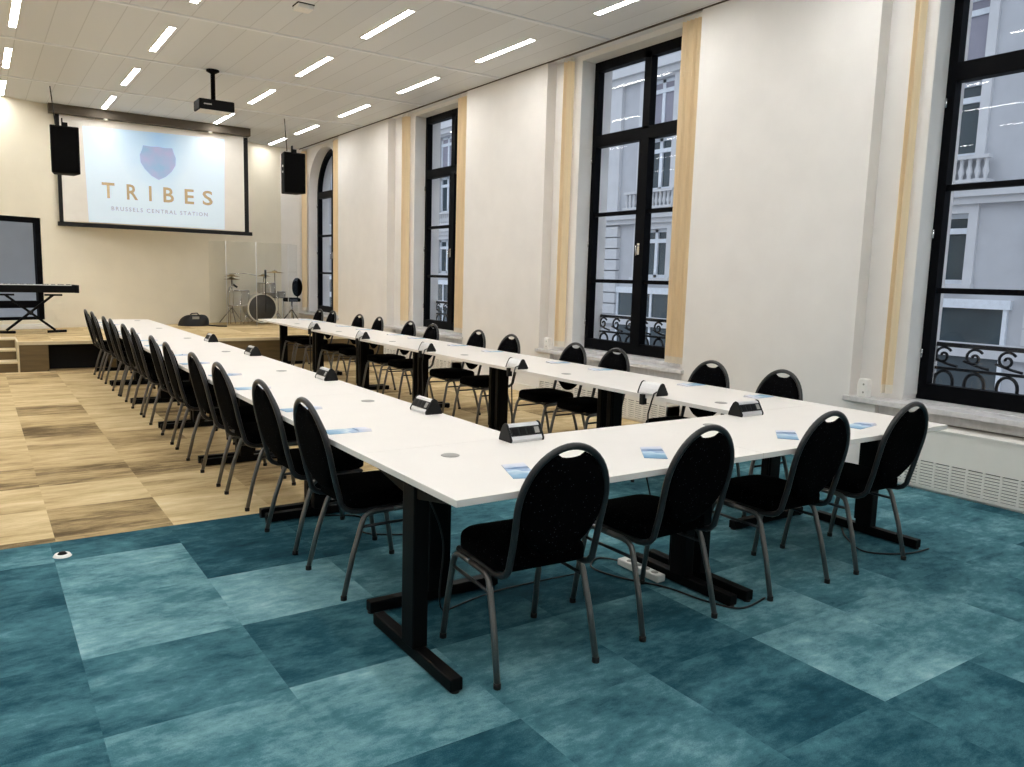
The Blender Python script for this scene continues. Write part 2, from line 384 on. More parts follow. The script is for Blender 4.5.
# ------------------------------------------------------------------ walls
w = MB()
ZSI = .565     # under the sill
OPEN = [(1.55, 3.41), (5.84, 7.69), (10.18, 12.02), (15.20, 17.05)]
NICHE = [(1.30, 3.79), (5.68, 8.19), (10.13, 12.75), (15.0, 17.2)]
prev = Y0
for (n0, n1) in NICHE:
    w.box(XW, 6.62, prev, n0, 0, H+.2); prev = n1
w.box(XW, 6.62, prev, YB+.3, 0, H+.2)
for (n0, n1), (o0, o1) in zip(NICHE, OPEN):
    w.box(6.23 if n0 < 14 else XW, 6.62, n0, n1, 0, ZSI)
    if n0 < 14: w.box(XW, 6.23, n1-.24, n1, 0, ZSI)
    w.box(XB, 6.62, n0, o0, ZSI, H+.2); w.box(XB, 6.62, o1, n1, ZSI, H+.2)
    w.box(XB, 6.62, o0, o1, 4.09, H+.2)
# arch spandrels of the farthest window
o0, o1 = OPEN[3]; cy = (o0+o1)/2; ra = (o1-o0)/2; zs = 4.09-ra
arc = [(cy+ra*math.cos(PI*k/24), zs+ra*math.sin(PI*k/24)) for k in range(25)]
w.prism([(o1, 4.09)] + arc[:13], 'yz', XB, 6.62); w.prism([(o0, 4.09)] + arc[12:][::-1], 'yz', XB, 6.62)
# splayed corner towards the back wall
w.prism([(XW, 17.2), (XW+.02, YB+.1), (5.62, YB+.1), (5.62, YB)], 'xy', ZS, H+.1)
tag(w.build('wall_right', M_wall), 'off-white window wall with four deep window niches', kind='structure')

# the end wall is not square to the window wall: it runs back towards the right
SK = math.atan2(17.35-15.4, 5.63-.5)
def on_end_wall(o):
    o.location = (.5, 15.4, 0); o.rotation_euler = (0, 0, SK); return o
w = MB()
wl0, wl1, wz0, wz1 = -1.25, .52, .57, 2.27    # low window in it
w.box(-5.0, wl0, 0, .25, 0, H+.2); w.box(wl1, 5.6, 0, .25, 0, H+.2)
w.box(wl0, wl1, 0, .25, 0, wz0); w.box(wl0, wl1, 0, .25, wz1, H+.2)
tag(on_end_wall(w.build('wall_back', M_cream)), 'cream end wall behind the stage', kind='structure')
w = MB(); w.box(X0-.2, X0, Y0, 14.0, 0, H+.2)
tag(w.build('wall_left', M_wall), 'plain off-white wall on the unseen left side', kind='structure')
w = MB(); w.box(X0-.2, 6.6, Y0-.2, Y0, 0, H+.2)
tag(w.build('wall_front', M_wall), 'plain off-white wall behind the viewer', kind='structure')
b = MB(); b.box(-4.4, .62, -.07, 0, ZS, ZS+.055); b.box(-4.4, .58, -.03, 0, ZS+.055, ZS+.085)
tag(on_end_wall(b.build('baseboard_back', M_white, bevel=.004)), 'pale baseboard duct along the foot of the end wall', kind='structure')
b = MB()
for y0, y1 in ((Y0, 1.3), (3.79, 5.68), (8.19, 10.13), (12.75, YS)):
    b.box(XW-.02, XW, y0, y1, 0, .10)
tag(b.build('baseboard_right', M_white), 'white baseboard under the window wall', kind='structure')

# ceiling
c = MB()
c.box(X0-.2, XW+.16, Y0-.2, YB+.3, H, H+.12)
ceil = tag(c.build('ceiling', M_ceil), 'beige metal plank ceiling', kind='structure')
for k, y in enumerate((-1.95, .29, 2.53, 4.77, 7.02, 9.23, 11.45, 13.76)):
    c = MB(); c.box(X0, XW-.04, y-.03, y+.03, H-.014, H+.005)
    tag(c.build('trim_%d' % (k+2), M_rail, bevel=.004), 'thin white ceiling rail running across the planks', kind='structure')
c = MB(); c.box(XW-.012, XW+.012, Y0, YB, H-.012, H+.004)
tag(c.build('trim_10', M_darkbrown), 'dark strip painted as the shadow gap where ceiling meets window wall', kind='structure')  # solid strip, its dark colour stands in for the shade of the gap
c = MB()
for (o0, o1) in OPEN[:3]: c.box(XB+.001, 6.5, o0-.0, o1+.0, 4.085, 4.092)

# ------------------------------------------------------------------ windows on the right
def window(n, o0, o1, arched=False):
    zb = (.61, .645, .63, .645)[n-1]; zt = 4.085; fw = .075
    m = MB(); x0, x1 = XF-.01, XF+.08
    if not arched:
        m.box(x0, x1, o0, o0+fw, zb, zt); m.box(x0, x1, o1-fw, o1, zb, zt); m.box(x0, x1, o0+fw, o1-fw, zt-.11, zt)
    else:
        cy = (o0+o1)/2; ra = (o1-o0)/2; zs = zt-ra
        m.box(x0, x1, o0, o0+fw, zb, zs); m.box(x0, x1, o1-fw, o1, zb, zs)
        K = 28
        for k in range(K):
            a, b2 = PI*k/K, PI*(k+1)/K
            q = [(cy+ra*math.cos(a), zs+ra*math.sin(a)), (cy+ra*math.cos(b2), zs+ra*math.sin(b2)),
                 (cy+(ra-fw)*math.cos(b2), zs+(ra-fw)*math.sin(b2)), (cy+(ra-fw)*math.cos(a), zs+(ra-fw)*math.sin(a))]
            m.prism(q, 'yz', x0, x1)
    m.box(x0, x1, o0+fw, o1-fw, zb, zb+.13)
    m.box(x0, x1, o0+fw, o1-fw, 3.09, 3.23)           # transom
    win = tag(m.build('window_%d' % n, M_frame), 'tall black-framed window with bars and transom', kind='structure')
    mid = (o0+o1)/2
    s = MB(); s.box(x0-.012, x1, mid-.075, mid+.075, zb+.1, 3.10)
    s.box(x0, x1, mid-.055, mid+.055, 3.2, zt-.05)
    s.build('mullion', M_frame, win)
    s = MB()
    for z in (2.29, 1.49):
        s.box(x0+.015, x1-.015, o0+fw, o1-fw, z-.022, z+.022)
    s.build('glazing_bar', M_frame, win)
    g = MB(); gx = XF+.035
    if not arched: g.box(gx, gx+.006, o0+.02, o1-.02, zb+.02, zt-.02)
    else:
        g.prism([(o0+.02, zb+.02), (o1-.02, zb+.02), (o1-.02, zs)] + [(cy+(ra-.02)*math.cos(PI*k/20), zs+(ra-.02)*math.sin(PI*k/20)) for k in range(1, 20)] + [(o0+.02, zs)], 'yz', gx, gx+.006)
    g.build('pane', M_glass, win)
    h = MB(); h.box(x0-.022, x0-.008, mid-.018, mid+.018, 1.80, 1.93); h.tube([(x0-.03, mid, 1.90), (x0-.06, mid, 1.90), (x0-.06, mid-.01, 1.79)], .009, 6)
    h.build('handle', M_chrome, win)
    for z in (1.9, 2.9, .95):
        h = MB(); h.tube([(x0-.012, o1-.02, z), (x0-.012, o1-.02, z+.07)], .010, 8); h.build('hinge', M_chrome, win)
    return win
for k, (a, b2) in enumerate(OPEN): window(k+1, a, b2, k == 3)
for k, (n0, n1) in enumerate(NICHE):
    s = MB(); s.box(XW-.045, XF+.02, n0-.03, n1+.03, ZSI, ZSI+.04) if k < 3 else s.box(XW-.045, XF+.02, n0-.03, n1, ZSI, ZSI+.04)
    s.box(XB+.01, XF+.02, OPEN[k][0], OPEN[k][1], ZSI+.04, (.612, .647, .632, .647)[k])
    if k < 3:
        s.box(6.05, 6.22, n0, n1, ZSI-.08, ZSI)
    tag(s.build('windowsill', M_sill, bevel=.006), 'pale stone sill of tall window', kind='structure')
    # bright painted reveals
    o0, o1 = OPEN[k]
    if k < 3:
        s = MB(); t = .006
        s.box(XB+.002, XF, o1-t, o1+.001, ZSI+.08, 4.09); s.box(XB+.002, XF, o0-.001, o0+t, ZSI+.08, 4.09); s.box(XB+.002, XF, o0, o1, 4.084, 4.091)
        tag(s.build('trim_%d' % (11+k), M_wallw), 'white painted reveal of tall window', kind='structure')

# window on the left over the stage
m = MB(); y0, y1 = .02, .10
m.box(wl1-.085, wl1, y0, y1, wz0, wz1); m.box(wl0, wl0+.09, y0, y1, wz0, wz1); m.box(wl0+.09, wl1-.085, y0, y1, wz1-.09, wz1); m.box(wl0+.09, wl1-.085, y0, y1, wz0, wz0+.05)
m.box(wl0+.09, wl1-.085, y0, y1, .77, .89)
win = tag(on_end_wall(m.build('window_5', M_frame)), 'black-framed window low in the end wall behind the keyboard', kind='structure')
g = MB(); g.box(wl0+.02, wl1-.02, .055, .06, wz0+.02, wz1-.02); g.build('pane', M_glass, win)

# ------------------------------------------------------------------ radiator cabinets
def radiator(n0, n1, label):
    y0, y1 = n0+.02, n1-.27
    r = tag(empty('radiator_cabinet', (5.82, (y0+y1)/2, 0)), label, 'radiator', 'radiator cabinets')
    hw = (y1-y0)/2
    b = MB(); b.box(0, .4, -hw, hw, .225, .462); b.box(0.02, .4, -hw, hw, .0, .225); b.box(0, .2, -hw, -hw+.012, .02, .225); b.box(0, .2, hw-.012, hw, .02, .225)
    b.box(.0, .2, -hw, hw, .02, .04)
    nb = max(2, int(2*hw/.115))
    for i in range(1, nb):
        y = -hw+2*hw*i/nb; b.box(-.003, .02, y-.007, y+.007, .04, .225)
    b.build('casing', M_white, r)
    t = MB(); t.box(-.006, .12, -hw, hw, .462, .475); t.box(.30, .4, -hw, hw, .462, .475); t.build('top_panel', M_white, r)
    s = MB()
    for i in range(int(2*hw/.02)):
        y = -hw+.01+i*.02; s.box(.12, .30, y, y+.010, .462, .472)
    s.box(.12, .30, -hw, hw, .4625, .465)
    s.build('top_grille', M_lampframe, r)
    s = MB()
    for i in range(8):
        z = .046+i*.0222; s.box(-.002, .019, -hw, hw, z, z+.0155)
    s.build('louvre_panel', M_white, r)
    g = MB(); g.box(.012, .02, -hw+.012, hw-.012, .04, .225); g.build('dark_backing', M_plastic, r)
    return r
radiator(NICHE[0][0], NICHE[0][1], 'long white radiator cabinet with louvred grille below the nearest window on the right')
radiator(NICHE[1][0], NICHE[1][1], 'white radiator cabinet below the middle window, behind the window-side tables')
radiator(NICHE[2][0], NICHE[2][1], 'white radiator cabinet below the third window towards the stage')

# ------------------------------------------------------------------ vertical blinds, stacked at both sides of every niche
def blind(y0, y1, label):
    r = tag(empty('vertical_blind', (XW+.07, (y0+y1)/2, 0)), label, 'blind', 'stacked beige vertical blinds')
    wd = (y1-y0)/2; n = max(2, int((y1-y0)/.05)); s = MB(); q = MB()
    for i in range(n):
        y = -wd+(i+.5)*2*wd/n; a = -.50+.12*(i % 2)
        sw = .09 if y1-y0 > .12 else .06; s.obox((0, y, (.72+4.09)/2), sw, .004, 4.09-.72, a); q.obox((0, y, .69), sw-.002, .010, .07, a)
    s.build('slats', M_blind, r); q.build('bottom_weights', M_weight, r)
    h = MB(); h.box(-.02, .02, -wd, wd, 4.09, 4.135); h.build('headrail', M_white, r)
BL = [((3.47, 3.55), 'stacked beige vertical blind at the far side of the nearest window'),
      ((5.71, 5.97), 'wide bunched beige vertical blind at the near side of the middle window'),
      ((7.78, 7.92), 'stacked beige vertical blind at the far side of the middle window'),
      ((10.17, 10.44), 'bunched beige vertical blind at the near side of the third window'),
      ((12.12, 12.28), 'stacked beige vertical blind at the far side of the third window'),
      ((15.04, 15.34), 'bunched beige vertical blind at the near side of the arched window'),
      ((17.06, 17.18), 'narrow beige vertical blind at the far side of the arched window by the corner')]
for (a, b2), l in BL: blind(a, b2, l)

# ------------------------------------------------------------------ small white devices on the sills
def device(y, label):
    r = tag(empty('air_freshener', (XW-.005, y, ZSI+.04)), label, 'air freshener', 'white dispensers on the sills')
    b = MB(); b.prism([(-.045, 0), (.045, 0), (.048, .10), (.036, .155), (-.036, .155), (-.048, .10)], 'yz', -.035, .035); b.build('housing', M_whiteplastic, r, bevel=.012, seg=3)
    for z in (.045, .11):
        d = MB(); d.lathe([(0, -.0365), (.008, -.0365), (.009, -.033)], (0, -.012, z), 12, 'x'); d.build('button', M_grey, r)
device(3.655, 'small white dispenser on the end of the nearest sill, beside the corner chair')
device(7.99, 'small white dispenser on the far end of the middle window sill')

# ------------------------------------------------------------------ ceiling lights
def make_light(ln, label, group):
    r = tag(empty('ceiling_light'), label, 'ceiling light', group)
    f_ = MB()
    hw, hl = .05, ln/2+.02
    f_.box(-hw, -.035, -hl, hl, -.006, .0); f_.box(.035, hw, -hl, hl, -.006, .0); f_.box(-hw, hw, -hl, -ln/2, -.006, .0); f_.box(-hw, hw, ln/2, hl, -.006, .0)
    f_.build('frame', M_lampframe, r)
    d = MB(); d.box(-.035, .035, -ln/2, ln/2, -.0045, -.001); d.build('diffuser', M_lamp, r)
    return r
XR = [-2.4, -.95, .51, 1.97, 3.80, 5.31]
XN = ['far left', 'second left', 'left-hand', 'screen-side middle', 'right-centre', 'window-side']
YR = [-.86, 1.38, 3.62, 5.86, 8.14, 10.34, 12.6, 14.85]
YN = ['behind the viewer', 'over the near carpet', 'over the cross tables', 'above the first tables', 'above the second tables', 'in mid-room', 'near the stage edge', 'over the stage']
first = None
for i, x in enumerate(XR):
    for j, y in enumerate(YR):
        if i == 0 and j > 5 and False: continue
        yy = y if j < 7 else (13.2, 14.1, 14.72, 14.76, 14.8, 14.85)[i]
        lab = 'recessed linear ceiling light in the %s row, %s' % (XN[i], YN[j])
        if first is None: first = make_light(1.18, lab, 'linear ceiling lights'); first.location = (x, yy, H)
        else: dup(first, (x, yy, H), 0, lab)
l = make_light(1.0, 'last window-side linear ceiling light, beside the right hanging loudspeaker', 'linear ceiling lights'); l.location = (5.31, 16.55, H)

# small spot lamps under the screen case that wash the screen
for x, t in ((2.02, 'left'), (3.74, 'right')):
    r = tag(empty('spot_lamp', (x, 15.515, 4.0)), 'small spot lamp under the screen case above the %s half of the screen' % t, 'spot lamp', 'spot lamps over the screen')
    b = MB(); b.lathe([(.03, 0), (.038, -.003), (.038, -.02), (.03, -.02), (.026, -.006)], (0, 0, 0), 16); b.build('rim', M_white, r)
    d = MB(); d.lathe([(0, -.008), (.026, -.008)], (0, 0, 0), 16); d.build('bulb', emit_mat('spot_bulb', (1, .9, .75, 1), 38), r)

# smoke detector / sensor
r = tag(empty('smoke_detector', (2.88, 8.11, H)), 'white boxed smoke detector on the ceiling near the top edge', 'smoke detector')
b = MB(); b.box(-.08, .08, -.08, .08, -.05, -.004); b.build('housing', M_whiteplastic, r, bevel=.01)
b = MB(); b.box(-.086, .086, -.086, .086, -.008, 0); b.build('base_plate', M_plastic, r)

# ------------------------------------------------------------------ screen with the projected picture
YP = 15.62
scr = tag(empty('projection_screen', (0, YP, 0)), 'large roll-down projection screen in front of the end wall showing a pale blue logo picture', 'screen')
b = MB(); b.box(1.315, 4.411, 0, .006, 2.245, 4.06); b.build('screen_fabric', M_white, scr)
b = MB(); b.box(1.268, 1.329, -.004, .008, 2.227, 4.06); b.build('black_border', M_dark, scr)
b = MB(); b.box(4.364, 4.444, -.004, .008, 2.227, 3.99); b.build('black_border', M_dark, scr)
b = MB(); b.box(1.24, 4.504, -.02, .03, 2.161, 2.231); b.build('bottom_bar', M_plastic, scr, bevel=.006)
b = MB(); b.box(1.17, 4.46, -.15, .03, 4.0, H+.005); b.build('screen_case', M_darkbrown, scr, bevel=.006)
b = MB(); b.prism([(1.711, 2.254), (3.987, 2.254), (4.015, 3.914), (1.669, 3.858)], 'xz', -.004, -.002); pic = b.build('projected_picture', M_pic, scr)
sh = [(2.611, 3.644), (2.592, 3.569), (2.555, 3.476), (2.564, 3.346), (2.63, 3.234), (2.732, 3.131), (2.854, 3.066), (2.975, 3.131), (3.077, 3.234), (3.143, 3.346), (3.152, 3.476), (3.115, 3.569), (3.096, 3.644), (2.965, 3.635), (2.854, 3.644), (2.742, 3.635)]
b = MB(); b.prism(sh, 'xz', -.0065, -.0045); b.build('shield_emblem', M_shield, pic)
def text(body, x0, x1, z0, z1, mt, name, parent, bold=0.0, space=1.0):
    cu = bpy.data.curves.new(name, 'FONT'); cu.body = body; cu.space_character = space; cu.offset = bold; cu.extrude = .0; cu.resolution_u = 3
    to = bpy.data.objects.new(name, cu); COL.objects.link(to)
    bpy.context.view_layer.update()
    me = bpy.data.meshes.new_from_object(to.evaluated_get(bpy.context.evaluated_depsgraph_get()))
    bpy.data.objects.remove(to); bpy.data.curves.remove(cu)
    xs = [v.co.x for v in me.vertices]; ys = [v.co.y for v in me.vertices]
    ax, bx, ay, by = min(xs), max(xs), min(ys), max(ys)
    for v in me.vertices:
        v.co = ((x0+(v.co.x-ax)/(bx-ax)*(x1-x0)), -.0065, z0+(v.co.y-ay)/(by-ay)*(z1-z0))
    me.materials.clear(); me.materials.append(mt)
    o = bpy.data.objects.new(name, me); COL.objects.link(o); o.parent = parent
    return o
for ch, xa, xb in [('T', 1.93, 2.131), ('R', 2.322, 2.504), ('I', 2.684, 2.728), ('B', 2.924, 3.101), ('E', 3.287, 3.45), ('S', 3.6, 3.781)]:
    text(ch, xa, xb, 2.679, 2.945, M_ink, 'letter', pic, .018)
text('BRUSSELS CENTRAL STATION', 2.07, 3.684, 2.474, 2.544, M_ink2, 'small_lettering', pic, .012, 1.35)

# ------------------------------------------------------------------ hanging loudspeakers
def speaker(x, label):
    r = tag(empty('loudspeaker', (x, 14.0, 2.88)), label, 'loudspeaker', 'hanging loudspeakers')
    b = MB(); b.prism([(-.195, -.0), (.195, -.0), (.14, .33), (-.14, .33)], 'xy', 0, .70); b.build('cabinet', M_speaker, r, bevel=.012)
    g = MB(); g.box(-.18, .18, -.016, .0, .02, .68); g.build('front_grille', M_grille, r, bevel=.008)
    k = MB(); k.box(-.03, .05, .05, .12, .70, .76); k.box(-.03, -.015, .05, .12, .70, .82); k.build('bracket', M_black, r)
    k = MB(); k.tube([(-.11, .09, .72), (-.16, .06, H-2.88)], .008, 6); k.build('suspension_wire', M_cord, r)
    for z in (.46, .36):
        k = MB(); k.lathe([(0, -.012), (.018, -.012), (.02, 0)], (-.178, .1, z), 10, 'x'); k.build('knob', M_silver, r)
speaker(1.255, 'black loudspeaker hanging in front of the left edge of the screen')
speaker(4.80, 'black loudspeaker hanging to the right of the screen near the corner')

# ------------------------------------------------------------------ ceiling projector
r = tag(empty('projector', (2.80, 11.42, 0)), 'black projector hanging from the ceiling on a black pole', 'projector')
b = MB(); b.lathe([(.0, H), (.085, H), (.085, H-.02), (.03, H-.05), (.03, 3.72), (0, 3.72)], (0, 0, 0), 16); b.build('ceiling_pole', M_black, r)
b = MB(); b.box(-.22, .24, -.16, .16, 3.60, 3.735); b.build('body', M_speaker, r, bevel=.015)
b = MB(); b.box(-.20, .22, -.14, .14, 3.592, 3.60); b.build('underside_panel', M_lampframe, r)
b = MB(); b.lathe([(0, .185), (.045, .185), (.055, .16), (.055, .15)], (-.1, 0, 3.655), 16, 'y'); b.build('lens', M_socket, r)
b = MB(); b.box(-.16, -.06, -.163, -.158, 3.66, 3.675); b.build('indicator_panel', M_grey, r)

# ------------------------------------------------------------------ conference tables
def make_table(label, group):
    """1.6 x 0.8, origin on the floor below the middle; local +y is the inner side"""
    t = tag(empty('conference_table'), label, 'table', group)
    b = MB(); b.box(-.799, .799, -.4, .4, .714, .74); b.build('tabletop', M_top, t, bevel=.002)
    b = MB(); b.box(-.72, .72, -.02, .02, .668, .708); b.box(-.72, .72, .1, .13, .69, .714); b.build('under_beam', M_black, t)
    for s in (-1, 1):
        x = s*.743
        b = MB(); b.box(x-.033, x+.033, -.05, .05, .05, .70); b.box(x-.026, x+.026, .05, .066, .08, .68); lg = b.build('leg', M_black, t, bevel=.006)
        b = MB(); b.box(x-.026, x+.026, -.335, .335, .006, .055); b.build('foot', M_black, lg, bevel=.005)
        b = MB(); b.prism([(-.33, .714), (.33, .714), (.33, .70), (.07, .655), (-.07, .655), (-.33, .70)], 'yz', x-.024, x+.024); b.build('support_arm', M_black, lg)
        b = MB()
        for yy in (-.32, .32): b.lathe([(0, 0), (.018, 0), (.018, .008), (0, .008)], (x, yy, 0), 10)
        b.build('leveller', M_rubber, lg)
    b = MB(); b.lathe([(.0, .7425), (.036, .7425), (.04, .741), (.04, .735)], (-.48, .2, 0), 20); b.build('cable_grommet', M_grey, t)
    return t
ORD = ['first', 'second', 'third', 'fourth', 'fifth', 'sixth', 'seventh', 'eighth', 'ninth', 'tenth', 'eleventh', 'twelfth']
T0 = make_table('white conference table at the near left corner of the table rectangle', 'white conference tables')
T0.location = (2.11, 2.63, 0)
dup(T0, (3.71, 2.63, 0), 0, 'white conference table at the near right corner, by the radiator')
for k in range(6):
    end = ', at the stage end' if k == 5 else ''
    dup(T0, (1.71, 3.83+1.6*k, 0), -PI/2, 'white table, left row, %s behind the near left corner table%s' % (ORD[k], end))
    dup(T0, (4.11, 3.83+1.6*k, 0), PI/2, 'white table, window-side row, %s behind the near right corner table%s' % (ORD[k], end))

# ------------------------------------------------------------------ stacking chairs
def make_chair(label, group):
    """origin on the floor between the feet, sitter looks to local +y"""
    c = tag(empty('banquet_chair'), label, 'chair', group)
    ZC = .68
    def yb(z): return -.238 - max(0, z-.45)*.225
    # seat
    out = []
    def rr(x0, x1, y0, y1, r0, r1):
        pts = []
        for (cx, cy, a0, r) in ((x1-r1, y1-r1, 0, r1), (x0+r1, y1-r1, PI/2, r1), (x0+r0, y0+r0, PI, r0), (x1-r0, y0+r0, 1.5*PI, r0)):
            for k in range(7):
                a = a0+k*PI/12; pts.append((cx+r*math.cos(a), cy+r*math.sin(a)))
        return pts
    base = rr(-.200, .200, -.198, .205, .06, .10)
    layers = [(.93, .412), (1.0, .420), (1.0, .455), (.985, .470), (.93, .481), (.75, .487), (.4, .489)]
    vs = []; fs = []; n = len(base)
    for (s_, z) in layers:
        for (x, y) in base: vs.append((x*s_, .01+(y-.01)*s_, z))
    for i in range(len(layers)-1):
        for k in range(n): fs.append((i*n+k, i*n+(k+1) % n, (i+1)*n+(k+1) % n, (i+1)*n+k))
    s = MB(); s.add(vs, fs, True); s.add(vs[:n], [tuple(range(n))[::-1]]); s.add(vs[-n:], [tuple(range(n))], True)
    s.build('seat', M_fab, c)
    # backrest pad with the finger slot at the top
    A = .1775; NX, NZ = 29, 15
    fr = []; bk = []
    for i in range(NX):
        u = -1+2*i/(NX-1); u = math.sin(u*PI/2); x = A*u
        q = math.sqrt(max(0, 1-u*u))
        top = ZC+.213*q; bot = ZC-.20*(max(0, 1-abs(u)**2.05))**.5
        if abs(x) < .052: top -= .026*(1-(x/.052)**2)**.6 + .004
        for j in range(NZ):
            v = j/(NZ-1); z = bot+(top-bot)*v
            e_ = (1-abs(u)**5)**.5*(1-abs(2*v-1)**5)**.5
            fr.append((x, yb(z)+.004+.032*e_, z)); bk.append((x, yb(z)-.002-.018*e_, z))
    fs = []
    for i in range(NX-1):
        for j in range(NZ-1):
            a = i*NZ+j; fs.append((a, a+1, a+NZ+1, a+NZ))
    s = MB(); s.add(fr, fs, True); s.add(bk, [f_[::-1] for f_ in fs], True)
    rim = []
    idx = [i*NZ for i in range(NX)] + [(NX-1)*NZ+j for j in range(1, NZ)] + [i*NZ+NZ-1 for i in range(NX-2, -1, -1)] + [j for j in range(NZ-2, 0, -1)]
    rv = [fr[i] for i in idx] + [bk[i] for i in idx]; m_ = len(idx)
    s.add(rv, [(k, (k+1) % m_, m_+(k+1) % m_, m_+k) for k in range(m_)], True)
    s.build('backrest', M_fab, c)
    # hoop frame, bends forward under the seat
    path = []
    right = [(.190, .16, .402), (.190, .0, .402), (.189, -.150, .400), (.188, -.185, .405), (.187, -.213, .418), (.186, -.232, .440), (.185, -.240, .472), (.185, yb(.54), .54), (.187, yb(.61), .61), (.189, yb(.66), .66)]
    arc_ = []
    for k in range(0, 25):
        a = PI*k/24; x = .1895*math.cos(a); z = ZC+.227*math.sin(a); arc_.append((x, yb(z), z))
    left = [(-x, y, z) for (x, y, z) in right[::-1]]
    s = MB(); s.tube(right+arc_+left, .0135, 10)
    s.tube([(.19, .16, .402), (-.19, .16, .402)], .009, 8); s.tube([(.189, -.12, .402), (-.189, -.12, .402)], .009, 8)
    s.build('back_frame', M_tube, c)
    for sx in (-1, 1):
        r_ = [(.222, -.236, .012), (.216, -.19, .20), (.211, -.143, .345), (.209, -.128, .375), (.208, -.105, .390), (.208, -.07, .394), (.208, .02, .394)]
        f_ = [(.222, .228, .012), (.216, .198, .20), (.211, .168, .345), (.209, .156, .375), (.208, .135, .390), (.208, .10, .394), (.208, .02, .394)]
        for pth in (r_, f_):
            s = MB(); s.tube([(sx*x, y, z) for x, y, z in pth], .0125, 10); lg = s.build('leg', M_leg, c)
            x, y, z = pth[0]
            q = MB(); q.lathe([(0, 0), (.0145, 0), (.0145, .02), (.0125, .022)], (sx*x, y, 0), 10); q.build('foot_cap', M_rubber, lg)
        s = MB(); s.tube([(sx*.211, -.146, .330), (sx*.211, .172, .330)], .0075, 8); s.build('side_rung', M_tube, c)
    return c
G = 'black banquet chairs around the tables'
CH = make_chair('black speckled chair nearest the viewer, at the near left corner of the cross tables', G)
CH.location = (1.748, 2.468, 0); CH.rotation_euler = (0, 0, -.07)
dup(CH, (2.462, 2.495, 0), .01, 'black chair second from the left along the near cross tables')
dup(CH, (3.295, 2.49, 0), -.01, 'black chair third from the left along the near cross tables')
dup(CH, (3.984, 2.48, 0), -.01, 'black chair rightmost along the near cross tables, beside the radiator')
LY = [3.50, 4.19, 5.09, 5.75, 6.62, 7.29, 8.28, 8.89, 9.80, 10.30, 11.40, 11.98]
RY = [3.42, 4.03, 5.10, 5.68, 6.73, 7.42, 8.45, 9.06, 10.02, 10.68, 11.70, 12.26]
for k, y in enumerate(LY):
    note = ' (closest to the viewer)' if k == 0 else (' (nearest the stage)' if k == 11 else '')
    dup(CH, (1.572+random.uniform(-.012, .012), y, 0), -PI/2+random.uniform(-.03, .03), 'black chair along the left table row, %s from the near end%s' % (ORD[k], note))
for k, y in enumerate(RY):
    note = ' (closest to the radiator)' if k == 0 else (' (nearest the stage)' if k == 11 else '')
    dup(CH, (4.262+random.uniform(-.015, .015), y, 0), PI/2+random.uniform(-.04, .04), 'black chair along the window-side table row, %s from the near end%s' % (ORD[k], note))

# ------------------------------------------------------------------ desktop power sockets
def make_unit(label, group, cable):
    """length along x, socket face towards -y; origin on the tabletop"""
    r = tag(empty('desk_power_socket'), label, 'socket block', group)
    prof = [(y*.86, z*.92) for y, z in [(-.055, 0), (-.058, .014), (-.014, .084), (.004, .088), (.020, .078), (.040, .046), (.054, .012), (.055, 0)]]
    b = MB(); b.prism(prof, 'yz', -.085, .085); b.build('housing', M_silver, r)
    for s in (-1, 1):
        pr = [(y*1.06, max(0, z*1.06)) for y, z in prof]
        b = MB(); b.prism(pr, 'yz', s*.085, s*.096); b.build('end_cap', M_plastic, r, bevel=.003)
    d = Vector((0, .0378, .0644)).normalized(); nrm = Vector((0, -.0644, .0378)).normalized()
    o_ = Vector((0, -.0499, .0129))
    def face(x0, x1, a0, a1, h):
        vs = []
        for hh in (-.002, h):
            for x, a in ((x0, a0), (x1, a0), (x1, a1), (x0, a1)):
                q = o_+d*a+nrm*hh; vs.append((x, q.y, q.z))
        return vs, [(0, 3, 2, 1), (4, 5, 6, 7), (0, 1, 5, 4), (1, 2, 6, 5), (2, 3, 7, 6), (3, 0, 4, 7)]
    b = MB(); b.add(*face(-.084, .084, .017, .062, .003)); pn = b.build('socket_panel', M_plastic, r)
    for x in (-.058, -.016, .026):
        b = MB(); b.add(*face(x-.017, x+.017, .022, .057, .0045)); b.build('socket', M_socket, pn, bevel=.006)
    b = MB(); b.add(*face(.050, .076, .025, .055, .0045)); b.build('data_port', M_grey, pn)
    if cable:
        b = MB(); b.tube([(-.085, .04, .03), (-.092, .075, .02), (-.08, .082, -.03), (-.05, .08, -.12), (-.055, .075, -.30), (-.06, .07, -.56), (-.04, .0, -.72)], .006, 6); b.build('power_cable', M_cord, r)
        b = MB(); b.box(.02, .05, .03, .07, -.07, 0); b.build('clamp', M_plastic, r)
    return r
GU = 'desktop socket blocks'
zt = .7402
# outline of block sits 6 cm in from the inner edge
U = make_unit('silver and black socket block on the near cross table, left of the two', GU, False); U.location = (2.09, 2.965, zt)
dup(U, (3.68, 2.965, zt), 0, 'silver and black socket block on the near cross table, right of the two')
for k in range(4):
    dup(U, (2.045, 3.83+1.6*k + (0, -.1, .1, 0)[k], zt), -PI/2, 'silver and black socket block on the left table row, %s from the near end' % ORD[k])
V = make_unit('silver-backed socket block with hanging cord, window-side table row, first from the near end', GU, True)
V.location = (3.755, 3.81, zt); V.rotation_euler = (0, 0, PI/2)
for k in range(1, 5):
    dup(V, (3.755, 3.83+1.6*k, zt), PI/2, 'silver-backed socket block with hanging cord, window-side table row, %s from the near end' % ORD[k])

